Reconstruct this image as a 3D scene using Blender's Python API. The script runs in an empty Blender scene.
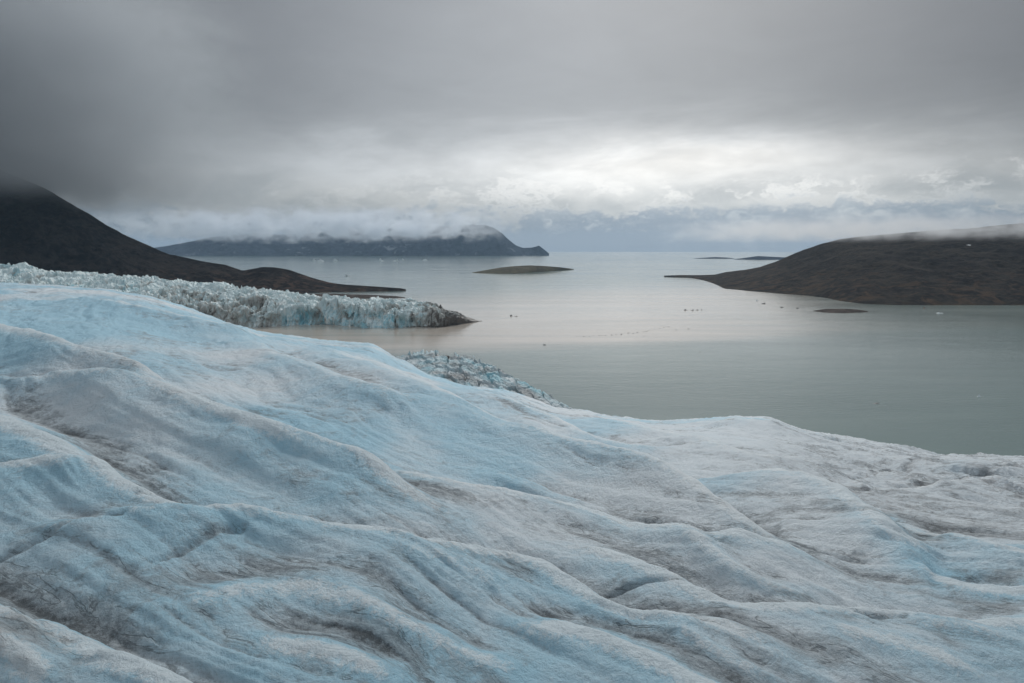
import bpy, math, random
import numpy as np
rng = np.random.default_rng(7)
random.seed(7)
SC = bpy.context.scene
COL = SC.collection

# ------------------------------------------------------------------ camera frame
F = 683.0
PITCH = math.atan(92.5 / F)
CAMZ = 180.0


def slope(px, py):
    """direction of the picture point as x and z per metre of depth"""
    px = np.asarray(px, float); py = np.asarray(py, float)
    u = (px - 512) / F; w = -(py - 341.5) / F
    dy = math.cos(PITCH) + w * math.sin(PITCH)
    dz = -math.sin(PITCH) + w * math.cos(PITCH)
    return u / dy, dz / dy


# ------------------------------------------------------------------ noise
def _h(ix, iy, seed):
    n = (ix.astype(np.int64) * 374761393 + iy.astype(np.int64) * 668265263 + seed * 1442695041) & 0xFFFFFFFF
    n = ((n ^ (n >> 13)) * 1274126177) & 0xFFFFFFFF
    n = (n ^ (n >> 16)) & 0xFFFFFFFF
    n = ((n ^ (n >> 15)) * 2246822519) & 0xFFFFFFFF
    return (n ^ (n >> 13)) & 0xFFFF


def gnoise(x, y, seed=0):
    ix = np.floor(x); iy = np.floor(y)
    fx = x - ix; fy = y - iy
    out = []
    for ox in (0, 1):
        for oy in (0, 1):
            a = _h(ix + ox, iy + oy, seed) * (2 * math.pi / 65536)
            out.append(np.cos(a) * (fx - ox) + np.sin(a) * (fy - oy))
    sx = fx * fx * fx * (fx * (fx * 6 - 15) + 10); sy = fy * fy * fy * (fy * (fy * 6 - 15) + 10)
    a = out[0] + (out[1] - out[0]) * sy
    b = out[2] + (out[3] - out[2]) * sy
    return (a + (b - a) * sx) * 1.5


def fbm(x, y, oct=4, seed=0, gain=.5, lac=2.03):
    s = 0; a = 1; t = 0
    for k in range(oct):
        s = s + a * gnoise(x, y, seed + k * 17); t += a
        a *= gain; x = x * lac + 3.1; y = y * lac + 7.7
    return s / t


def ridged(x, y, oct=4, seed=0, gain=.55):
    s = 0; a = 1; t = 0
    for k in range(oct):
        s = s + a * (1 - np.abs(gnoise(x, y, seed + k * 13)) * 2); t += a
        a *= gain; x = x * 2.1 + 1.3; y = y * 2.1 + 5.1
    return s / t


def cells(x, y, seed=0):
    """random value of the nearest cell and how close its border is"""
    ix = np.floor(x); iy = np.floor(y)
    d1 = np.full(x.shape, 9.); d2 = np.full(x.shape, 9.); v = np.zeros(x.shape)
    for ox in (-1, 0, 1):
        for oy in (-1, 0, 1):
            jx = _h(ix + ox, iy + oy, seed) / 65536.; jy = _h(ix + ox, iy + oy, seed + 1) / 65536.
            d = np.hypot(ix + ox + jx - x, iy + oy + jy - y)
            c = d < d1
            d2 = np.where(c, d1, np.minimum(d2, d)); v = np.where(c, _h(ix + ox, iy + oy, seed + 2) / 65536., v); d1 = np.where(c, d, d1)
    return v, d2 - d1


def sstep(a, b, x):
    t = np.clip((x - a) / (b - a), 0, 1)
    return t * t * (3 - 2 * t)


# ------------------------------------------------------------------ mesh helpers
def grid_mesh(name, P, attrs=None, smooth=True, mat=None, link=True):
    """P: (rows, cols, 3) array of points -> one sheet"""
    nr, nc = P.shape[:2]
    me = bpy.data.meshes.new(name)
    me.vertices.add(nr * nc)
    me.vertices.foreach_set('co', P.astype(np.float32).ravel())
    i = np.arange(nr * nc).reshape(nr, nc)
    q = np.stack([i[:-1, :-1], i[:-1, 1:], i[1:, 1:], i[1:, :-1]], -1).reshape(-1, 4)
    nq = len(q)
    me.loops.add(nq * 4)
    me.loops.foreach_set('vertex_index', q.ravel().astype(np.int32))
    me.polygons.add(nq)
    me.polygons.foreach_set('loop_start', (np.arange(nq) * 4).astype(np.int32))
    me.update(calc_edges=True)
    me.polygons.foreach_set('use_smooth', np.full(nq, smooth))
    for k, v in (attrs or {}).items():
        a = me.attributes.new(k, 'FLOAT', 'POINT')
        a.data.foreach_set('value', (v if k.startswith('flow') else np.clip(v, 0, 1)).astype(np.float32).ravel())
    me.validate()
    o = bpy.data.objects.new(name, me)
    if link:
        COL.objects.link(o)
    if mat:
        me.materials.append(mat)
    return o


def tag(o, label, cat, kind=None, group=None):
    o['label'] = label; o['category'] = cat
    if kind: o['kind'] = kind
    if group: o['group'] = group
    return o


# ------------------------------------------------------------------ node helper
class NT:
    def __init__(self, tree):
        self.t = tree; self.n = tree.nodes; self.l = tree.links
        self.n.clear()

    def node(self, typ, **kw):
        n = self.n.new(typ)
        for k, v in kw.items():
            setattr(n, k, v)
        return n

    def put(self, sock, v):
        if isinstance(v, bpy.types.NodeSocket):
            self.l.new(v, sock)
        elif isinstance(v, (tuple, list)):
            v = tuple(v)
            if len(sock.default_value) == 4 and len(v) == 3: v = v + (1,)
            sock.default_value = v
        else:
            sock.default_value = v

    def m(self, op, a, b=None, c=None, clamp=False):
        n = self.node('ShaderNodeMath', operation=op, use_clamp=clamp)
        for i, v in enumerate((a, b, c)):
            if v is not None: self.put(n.inputs[i], v)
        return n.outputs[0]

    def vm(self, op, a, b=None):
        n = self.node('ShaderNodeVectorMath', operation=op)
        self.put(n.inputs[0], a)
        if b is not None:
            if op == 'SCALE': self.put(n.inputs['Scale'], b)
            else: self.put(n.inputs[1], b)
        return n.outputs['Value'] if op in ('LENGTH', 'DOT_PRODUCT', 'DISTANCE') else n.outputs[0]

    def ss(self, v, a, b, lo=0.0, hi=1.0):
        n = self.node('ShaderNodeMapRange', interpolation_type='SMOOTHSTEP')
        self.put(n.inputs[0], v); self.put(n.inputs[1], a); self.put(n.inputs[2], b); self.put(n.inputs[3], lo); self.put(n.inputs[4], hi)
        return n.outputs[0]

    def mix(self, f, a, b, blend='MIX'):
        n = self.node('ShaderNodeMix', data_type='RGBA', blend_type=blend)
        self.put(n.inputs[0], f); self.put(n.inputs[6], a); self.put(n.inputs[7], b)
        return n.outputs[2]

    def noise(self, vec, scale, detail=4, rough=.55, dist=0.0, out=0):
        n = self.node('ShaderNodeTexNoise')
        self.put(n.inputs['Vector'], vec); self.put(n.inputs['Scale'], scale)
        self.put(n.inputs['Detail'], detail); self.put(n.inputs['Roughness'], rough); self.put(n.inputs['Distortion'], dist)
        return n.outputs[out]

    def sep(self, v):
        n = self.node('ShaderNodeSeparateXYZ'); self.put(n.inputs[0], v)
        return n.outputs[0], n.outputs[1], n.outputs[2]

    def comb(self, x, y, z):
        n = self.node('ShaderNodeCombineXYZ')
        for i, v in enumerate((x, y, z)): self.put(n.inputs[i], v)
        return n.outputs[0]

    def attr(self, name):
        return self.node('ShaderNodeAttribute', attribute_name=name).outputs['Fac']

    def bump(self, h, strength, dist, normal=None):
        n = self.node('ShaderNodeBump')
        self.put(n.inputs['Strength'], strength); self.put(n.inputs['Distance'], dist); self.put(n.inputs['Height'], h)
        if normal: self.put(n.inputs['Normal'], normal)
        return n.outputs[0]


def material(name):
    m = bpy.data.materials.new(name); m.use_nodes = True
    t = NT(m.node_tree)
    out = t.node('ShaderNodeOutputMaterial')
    return m, t, out


def principled(t, out, color, rough=.6, normal=None, spec=.5, ior=1.31):
    b = t.node('ShaderNodeBsdfPrincipled')
    t.put(b.inputs['Base Color'], color); t.put(b.inputs['Roughness'], rough)
    t.put(b.inputs['Specular IOR Level'], spec); t.put(b.inputs['IOR'], ior)
    if normal: t.put(b.inputs['Normal'], normal)
    t.l.new(b.outputs[0], out.inputs['Surface'])
    return b


def objco(t):
    return t.node('ShaderNodeTexCoord').outputs['Object']


# ------------------------------------------------------------------ materials
def mat_ice():
    m, t, out = material('weathered_ice')
    co = objco(t)
    x, y, z = t.sep(co)
    # along the flow of the folds (far left to near right)
    al = t.attr('flow_a'); ac = t.attr('flow_b')
    fl = t.comb(t.m('MULTIPLY', al, .34), ac, z)
    fd = t.comb(t.m('MULTIPLY', ac, .62), al, z)
    big = t.noise(co, .045, 4, .55, .4)
    soft = t.noise(fl, .085, 5, .58, .9)
    mid = t.noise(fl, .24, 8, .66, .7)
    run = t.noise(fd, .60, 8, .66, .7)
    fleck = t.noise(co, .42, 9, .72, .5)
    fine = t.noise(co, 1.6, 8, .70, .3)
    vfine = t.noise(co, 6.5, 6, .72)
    wide = t.noise(fl, .55, 4, .55, .9)
    dirt = t.attr('dirt'); blue = t.attr('blue'); dust = t.attr('dust'); crest = t.attr('crest')
    k = lambda v, a: t.m('MULTIPLY', t.m('SUBTRACT', v, .5), a)
    add = lambda *v: v[0] if len(v) == 1 else t.m('ADD', v[0], add(*v[1:]))
    grain = add(k(fine, .55), k(vfine, .45), k(fleck, .5))
    col = t.mix(t.ss(add(blue, k(big, 1.1), k(run, .5)), .15, .85), (.69, .765, .81), (.40, .65, .785))
    # grey matted crust in patches
    cr = add(k(run, .7), k(fleck, 1.0), k(mid, .9), k(soft, 1.5), t.m('MULTIPLY', dirt, .85), t.m('MULTIPLY', grain, .8))
    col = t.mix(t.m('MULTIPLY', t.ss(cr, .08, .56), .66), col, (.27, .305, .33))
    # bright weathered grains, with a highlight painted in along the crests
    fr = add(t.m('MULTIPLY', grain, 1.5), k(fleck, -1.0), t.m('MULTIPLY', crest, .55), t.m('MULTIPLY', dirt, -.5))
    col = t.mix(t.m('MULTIPLY', t.ss(fr, .06, .42), .70), col, (.84, .89, .91))
    # thin brown dust film
    col = t.mix(t.m('MULTIPLY', t.m('MULTIPLY', dust, .5), t.ss(add(k(run, .5), k(fine, .4)), -.06, .10)), col, (.30, .275, .262))
    # grit caught in the hollows
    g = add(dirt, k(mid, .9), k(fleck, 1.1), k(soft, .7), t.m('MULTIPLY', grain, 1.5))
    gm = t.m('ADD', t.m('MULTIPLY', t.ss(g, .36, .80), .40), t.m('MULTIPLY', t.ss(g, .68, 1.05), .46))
    # thin melt lines that follow the folds
    ln = t.m('MULTIPLY', t.ss(t.m('ABSOLUTE', add(k(wide, 1.0), k(fine, .10))), .030, .004), t.ss(add(dirt, k(soft, 1.2), k(fleck, 1.2)), .14, .50))
    ln2 = t.m('MULTIPLY', t.ss(t.m('ABSOLUTE', add(k(mid, 1.0), k(vfine, .06))), .016, .002), t.ss(add(dirt, k(big, 1.4), k(run, 1.0)), .10, .45))
    gm = t.m('MAXIMUM', gm, t.m('MULTIPLY', t.m('MAXIMUM', ln, t.m('MULTIPLY', ln2, .6)), .55))
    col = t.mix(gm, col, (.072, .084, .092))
    spk = t.m('MULTIPLY', t.ss(vfine, .61, .68), t.m('ADD', .10, t.m('MULTIPLY', dirt, .6)))
    col = t.mix(spk, col, (.08, .085, .09))
    h = add(t.m('MULTIPLY', fine, .9), t.m('MULTIPLY', vfine, .22), t.m('MULTIPLY', fleck, .9), t.m('MULTIPLY', gm, -.25))
    nrm = t.bump(h, .85, .75)
    b = principled(t, out, col, t.m('ADD', .42, t.m('MULTIPLY', gm, .3)), nrm, .35)
    return m


def mat_serac(name='crevassed_ice', dark=(.56, .65, .66), light=(.88, .92, .905), grime=(.30, .265, .225)):
    m, t, out = material(name)
    co = objco(t)
    n1 = t.noise(co, .012, 5, .6, .5)
    n2 = t.noise(co, .07, 6, .65, .4)
    v = t.noise(t.vm('MULTIPLY', co, (.09, .09, .025)), 1.0, 5, .65)
    cy = t.attr('blue'); dirt = t.attr('dirt')
    col = t.mix(t.ss(n2, .35, .7), dark, light)
    col = t.mix(t.m('MULTIPLY', cy, t.ss(v, .34, .58)), col, (.27, .54, .62))
    col = t.mix(t.m('MULTIPLY', t.ss(v, .56, .70), .35), col, (.27, .29, .285))
    g = t.m('ADD', dirt, t.m('ADD', t.m('MULTIPLY', t.m('SUBTRACT', n2, .5), 1.5), t.m('MULTIPLY', t.m('SUBTRACT', n1, .5), .9)))
    col = t.mix(t.m('MULTIPLY', t.ss(g, .20, .62), .62), col, grime)
    col = t.mix(t.m('MULTIPLY', t.ss(g, .55, 1.0), .88), col, (.085, .072, .064))
    nrm = t.bump(n2, .7, 3.0)
    principled(t, out, col, .55, nrm, .3)
    return m


def mat_rock(name, base, light, green=None, scale=.01, snow=0.0):
    m, t, out = material(name)
    co = objco(t)
    n1 = t.noise(co, scale, 6, .62, .6)
    n2 = t.noise(co, scale * 7, 7, .68, .3)
    col = t.mix(t.ss(t.m('ADD', t.m('MULTIPLY', n1, .5), t.m('MULTIPLY', n2, .5)), .41, .60), base, light)
    if green:
        z = t.sep(t.node('ShaderNodeNewGeometry').outputs['Position'])[2]
        low = t.ss(z, green[2] + green[1], green[1])
        gm = t.m('MULTIPLY', low, t.ss(t.noise(co, scale * 2.6, 6, .66, 1.0), .46, .66))
        col = t.mix(t.m('MULTIPLY', gm, .8), col, green[0])
    if snow:
        sm = t.m('MULTIPLY', t.ss(t.noise(co, scale * 3, 6, .7, .8), .60, .66), snow)
        col = t.mix(sm, col, (.6, .64, .68))
    nrm = t.bump(t.m('ADD', n1, n2), .8, .12 / scale)
    principled(t, out, col, .95, nrm, .03, 1.45)
    return m


def mat_sea():
    m, t, out = material('silty_fjord_water')
    co = objco(t)
    x, y, z = t.sep(co)
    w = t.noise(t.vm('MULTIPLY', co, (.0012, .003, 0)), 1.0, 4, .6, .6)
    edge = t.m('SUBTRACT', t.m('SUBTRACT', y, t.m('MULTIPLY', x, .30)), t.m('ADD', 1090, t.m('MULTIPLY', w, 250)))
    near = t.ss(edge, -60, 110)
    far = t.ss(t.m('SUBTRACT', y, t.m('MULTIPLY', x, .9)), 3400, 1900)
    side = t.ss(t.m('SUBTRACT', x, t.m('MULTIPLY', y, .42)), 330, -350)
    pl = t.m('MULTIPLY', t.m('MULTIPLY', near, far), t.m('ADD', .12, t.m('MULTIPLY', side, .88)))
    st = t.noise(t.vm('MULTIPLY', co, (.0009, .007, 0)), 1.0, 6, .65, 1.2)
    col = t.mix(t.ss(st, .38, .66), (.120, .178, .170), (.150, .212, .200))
    col = t.mix(t.m('MULTIPLY', pl, t.ss(st, .2, .7, .55, 1)), col, (.55, .485, .42))  # beige silt, paled and widened to paint in the sky sheen on the water
    # ripples: longer away from the shore
    r1 = t.noise(t.vm('MULTIPLY', co, (.06, .16, 0)), 1.0, 6, .65)
    r2 = t.noise(t.vm('MULTIPLY', co, (.006, .012, 0)), 1.0, 4, .6)
    nrm = t.bump(t.m('ADD', r1, t.m('MULTIPLY', r2, 2.5)), .22, 1.2)
    slick = t.noise(t.vm('MULTIPLY', co, (.0005, .0028, 0)), 1.0, 5, .6, 1.5)
    principled(t, out, col, t.ss(slick, .35, .65, .10, .17), nrm, .85, 1.33)
    return m


def mat_berg(name, a, b):
    m, t, out = material(name)
    co = objco(t)
    n = t.noise(co, .25, 5, .65)
    col = t.mix(t.ss(n, .35, .65), a, b)
    principled(t, out, col, .5, t.bump(n, .5, .6), .4)
    return m


ICE = mat_ice(); SERAC = mat_serac(); SERAC_NEAR = mat_serac('shattered_ice', (.30, .37, .40), (.60, .66, .68), (.24, .25, .255))

# ------------------------------------------------------------------ the glacier underfoot
SKY_PX = [(-700, 262), (-400, 268), (-150, 277), (0, 283), (60, 286), (110, 290), (150, 297), (190, 309), (230, 324), (260, 332), (290, 336), (320, 340),
          (350, 342.5), (368, 344), (382, 349), (397, 359), (409, 365), (429, 376), (467, 386), (497, 390), (514, 393), (532, 399),
          (555, 408), (584, 411), (614, 417), (650, 421), (700, 420), (735, 417), (770, 418), (800, 430), (825, 435),
          (860, 441), (900, 448), (935, 456), (955, 457), (985, 456), (1024, 459), (1100, 466), (1300, 480), (1700, 500)]
_u, _v = slope([p[0] for p in SKY_PX], [p[1] for p in SKY_PX])
_yt = np.interp([p[0] for p in SKY_PX], [-700, 0, 290, 350, 430, 560, 700, 1024, 1700], [600, 460, 360, 320, 290, 300, 300, 270, 260])
CB = 20.0


def smooth1(a, n):
    k = np.hanning(2 * n + 3)[1:-1]; k /= k.sum()
    return np.convolve(np.pad(a, n, mode='edge'), k, mode='valid')


_ug = np.linspace(-2.2, 2.2, 4401)
_sg = smooth1(np.interp(_ug, _u, -_v), 9)
_sfar = smooth1(np.interp(_ug, _u, -_v), 160)     # near the viewer the slope follows only the broad fall of the ice
_ytg = smooth1(np.interp(_ug, _u, _yt), 120)


def base_z(U, Y):
    """height of the smooth ice slope (relative to the viewer)"""
    S = np.interp(U, _ug, _sg); Sb = np.interp(U, _ug, _sfar); yt = np.interp(U, _ug, _ytg)
    k = sstep(.35, .95, Y / yt)
    S = Sb + (S - Sb) * k
    z = -(CB + Y * (S - 2 * CB / yt) + CB * (Y / yt) ** 2)
    over = np.maximum(Y - yt * 1.12, 0)
    return z - over * over * .0011


# crest lines of the folds: picture points, height factor, width factors (near side, far side)
RIDGES = [
    ([(300, 345), (350, 352), (379, 362), (409, 374), (438, 386), (467, 402), (497, 415), (526, 426), (555, 440), (584, 448), (614, 454), (643, 465), (668, 470), (690, 481), (715, 491), (737, 508), (760, 525), (790, 540), (830, 556)], 1.15, .15, .055),
    ([(60, 296), (110, 300), (160, 307), (200, 320), (240, 333), (280, 343)], .5, .06, .03),
    ([(-120, 300), (-40, 316), (0, 326), (50, 340), (100, 357), (150, 375), (190, 392), (220, 405), (270, 420), (310, 436), (350, 456), (378, 474), (417, 500), (441, 513), (468, 527), (495, 540)], 1.0, .15, .055),
    ([(339, 448), (378, 458), (417, 470), (456, 480), (495, 484), (519, 489), (550, 495), (573, 501), (605, 513), (640, 528), (677, 532), (715, 532), (752, 539), (790, 550), (816, 565), (850, 580)], .85, .13, .05),
    ([(-140, 380), (-60, 400), (0, 418), (50, 437), (90, 460), (130, 485), (165, 500), (215, 506), (300, 517), (378, 528), (456, 538), (519, 546), (545, 556), (566, 575), (589, 596), (612, 606), (640, 614), (687, 622), (724, 634), (761, 649), (800, 668), (840, 690)], 1.1, .16, .06),
    ([(-150, 490), (-60, 481), (0, 480), (39, 481), (78, 488), (105, 493), (128, 497)], .5, .10, .05),
    ([(525, 547), (573, 549), (612, 557), (652, 567), (689, 580), (715, 592), (752, 594), (790, 595), (827, 597), (865, 601), (902, 604), (940, 610), (977, 616), (1024, 619), (1100, 625)], 1.0, .14, .055),
    ([(480, 634), (519, 635), (554, 635), (593, 643), (632, 657), (671, 673), (705, 684), (750, 704), (800, 730)], .7, .12, .06),
    ([(-120, 585), (-50, 590), (0, 598), (23, 602), (51, 614), (78, 632), (102, 647), (129, 653), (156, 665), (176, 677), (205, 694), (240, 716), (270, 745)], 1.5, .18, .07),
    ([(-60, 640), (0, 656), (18, 668), (40, 692), (60, 720)], .8, .08, .05),
    ([(740, 474), (764, 470), (790, 467), (816, 475), (839, 490), (857, 508), (880, 524), (902, 542), (925, 557), (947, 574)], .9, .14, .06),
    ([(870, 508), (890, 517), (925, 524), (962, 531), (989, 535), (1024, 549), (1080, 562), (1150, 580)], 1.0, .13, .06),
    ([(900, 572), (925, 576), (962, 580), (992, 586), (1024, 590), (1090, 598)], .6, .10, .05),
    ([(720, 420), (740, 418), (770, 420), (795, 430)], .35, .06, .03),
    ([(900, 460), (935, 461), (960, 459), (990, 458), (1024, 461), (1080, 466)], .45, .07, .03),
    ([(840, 482), (880, 482), (940, 485), (965, 480), (991, 477), (1024, 474), (1100, 474)], .45, .07, .025),
    ([(560, 412), (600, 418), (650, 426), (690, 436), (730, 446), (760, 455), (800, 459), (840, 462)], .45, .08, .04),
    ([(430, 380), (467, 389), (497, 393), (520, 400), (560, 418), (590, 432), (620, 440), (660, 447), (700, 458)], .5, .06, .035),
    ([(120, 612), (170, 606), (230, 590), (290, 588), (350, 600), (400, 620), (440, 640), (480, 664)], .45, .10, .06),
    ([(215, 640), (270, 640), (330, 650), (380, 668), (420, 690)], .5, .10, .06),
    ([(20, 545), (60, 540), (95, 532), (130, 528), (170, 532), (200, 536)], .35, .06, .03),
    ([(140, 545), (200, 534), (255, 534), (300, 545), (350, 560)], .3, .06, .03),
    ([(330, 560), (400, 566), (450, 580), (500, 596), (540, 615)], .35, .09, .05),
    ([(100, 400), (150, 402), (200, 424), (250, 446), (300, 470), (330, 492)], .55, .08, .04),
    ([(420, 408), (450, 430), (480, 446), (530, 458), (590, 476), (640, 494), (690, 512)], .3, .07, .04),
    ([(-60, 386), (0, 389), (50, 391), (100, 397), (135, 406), (170, 420)], .4, .05, .03),
    ([(205, 418), (240, 435), (280, 456), (320, 469), (380, 484), (420, 500)], .45, .06, .03),
    ([(640, 541), (680, 550), (715, 564), (750, 577), (800, 588), (840, 596)], .5, .06, .035),
    ([(470, 470), (520, 482), (560, 496), (610, 516)], .3, .05, .03),
    ([(0, 352), (60, 366), (110, 382), (160, 398), (200, 418)], .4, .05, .03),
    ([(200, 322), (260, 348), (310, 372), (360, 396), (410, 418), (460, 434)], .4, .06, .035),
    ([(560, 452), (620, 474), (670, 500), (720, 520)], .35, .06, .035),
    ([(330, 610), (390, 622), (440, 640), (500, 664), (540, 690)], .45, .08, .05),
    ([(640, 640), (690, 650), (730, 664), (780, 690)], .45, .07, .04),
    ([(790, 640), (850, 640), (900, 652), (950, 668), (1000, 690)], .5, .10, .06),
    ([(870, 640), (930, 636), (980, 645), (1040, 660)], .4, .10, .05),
]


CRACKS = [([(850, 478), (875, 474), (895, 470), (932, 463)], .9), ([(838, 492), (880, 489), (935, 484), (965, 479), (991, 476), (1030, 473), (1080, 470)], 1.0),
          ([(0, 559), (40, 554), (70, 548), (100, 542), (130, 539)], .35), ([(140, 523), (165, 519), (205, 513)], .35), ([(160, 570), (190, 560), (212, 553), (240, 551)], .3),
          ([(800, 620), (850, 632), (900, 640)], .3), ([(600, 600), (640, 603), (680, 607)], .3)]


def crest_world(pts, hf):
    pts = np.array(pts, float)
    d = np.r_[0, np.cumsum(np.hypot(*np.diff(pts, axis=0).T))]
    n = max(12, len(pts) * 2)
    s = np.linspace(0, d[-1], n)
    px = np.interp(s, d, pts[:, 0]); py = np.interp(s, d, pts[:, 1])
    px[1:-1] = (px[:-2] + 2 * px[1:-1] + px[2:]) / 4; py[1:-1] = (py[:-2] + 2 * py[1:-1] + py[2:]) / 4
    U, V = slope(px, py)
    ys = np.exp(np.linspace(math.log(9), math.log(420), 900))
    taper = np.clip(np.minimum(np.arange(n), np.arange(n)[::-1]) / (n * .24), 0.0, 1)
    X = []; H = []
    for i in range(n):
        yt = float(np.interp(U[i], _ug, _ytg))
        h = .047 * hf * np.minimum(ys, 170) * taper[i]
        g = (base_z(np.full_like(ys, U[i]), ys) + h) / ys - V[i]
        ok = ys < yt
        k = np.where((g > 0) & ok)[0]
        j = int(k[0]) if len(k) else int(np.argmax(np.where(ok, g, -9)))
        X.append((U[i] * ys[j], ys[j])); H.append(h[j])
    X = np.array(X)
    X[1:-1] = (X[:-2] + 2 * X[1:-1] + X[2:]) / 4
    return X, np.array(H)


CREST = [(crest_world(p, hf), a * .9, b * .74) for p, hf, a, b in RIDGES]


def folds(x, y):
    """height, dirt-in-trough and crest masks of all the folds at plan points"""
    hz = np.zeros_like(x); dt = np.zeros_like(x); cr = np.zeros_like(x)
    for (X, H), wn, wf in CREST:
        R = np.minimum(X[:, 1].max(), 160) * wn * 3.2
        msk = (x > X[:, 0].min() - R) & (x < X[:, 0].max() + R) & (y > X[:, 1].min() - R) & (y < X[:, 1].max() + R)
        if not msk.any(): continue
        px = x[msk]; py = y[msk]
        best = np.full(px.shape, 1e9); sg = np.zeros_like(px); hh = np.zeros_like(px); yy = np.ones_like(px); en = np.zeros_like(px)
        for i in range(len(X) - 1):
            a = X[i]; e = X[i + 1] - a; L = e @ e + 1e-9
            tt = ((px - a[0]) * e[0] + (py - a[1]) * e[1]) / L
            tc = np.clip(tt, 0, 1)
            dx = px - a[0] - tc * e[0]; dy = py - a[1] - tc * e[1]
            d = np.hypot(dx, dy)
            w = d < best
            best = np.where(w, d, best)
            sg = np.where(w, e[0] * (py - a[1]) - e[1] * (px - a[0]), sg)
            hh = np.where(w, H[i] + (H[i + 1] - H[i]) * tc, hh)
            yy = np.where(w, a[1] + e[1] * tc, yy)
        far = sg > 0
        ye = np.minimum(yy, 170)
        w = np.where(far, wf, wn) * ye
        q = best / w
        prof = np.where(far, np.exp(-q ** 1.6) - .38 * np.exp(-((q - 1.9) / .85) ** 2), 1.12 * np.exp(-(q / 1.05) ** 1.5) - .12 * np.exp(-((q - 1.9) / .8) ** 2) - .12)
        hz[msk] += hh * np.where(far, prof, prof + .12 * sstep(.3, 2.6, q))
        st = np.clip(hh / (.026 * ye), 0, 1)
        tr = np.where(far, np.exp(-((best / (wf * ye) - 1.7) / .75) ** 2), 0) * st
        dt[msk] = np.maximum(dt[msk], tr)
        cr[msk] = np.maximum(cr[msk], np.exp(-(best / (wf * ye) / .8) ** 2) * st)
    return hz, dt, cr


def up2(a, R, C):
    """bilinear enlargement of a coarse grid"""
    r = np.linspace(0, a.shape[0] - 1, R); c = np.linspace(0, a.shape[1] - 1, C)
    r0 = np.minimum(r.astype(int), a.shape[0] - 2); c0 = np.minimum(c.astype(int), a.shape[1] - 2)
    fr = (r - r0)[:, None]; fc = (c - c0)[None]
    A = a[r0]; B = a[r0 + 1]
    A = A[:, c0] * (1 - fc) + A[:, c0 + 1] * fc
    B = B[:, c0] * (1 - fc) + B[:, c0 + 1] * fc
    return A * (1 - fr) + B * fr


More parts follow.
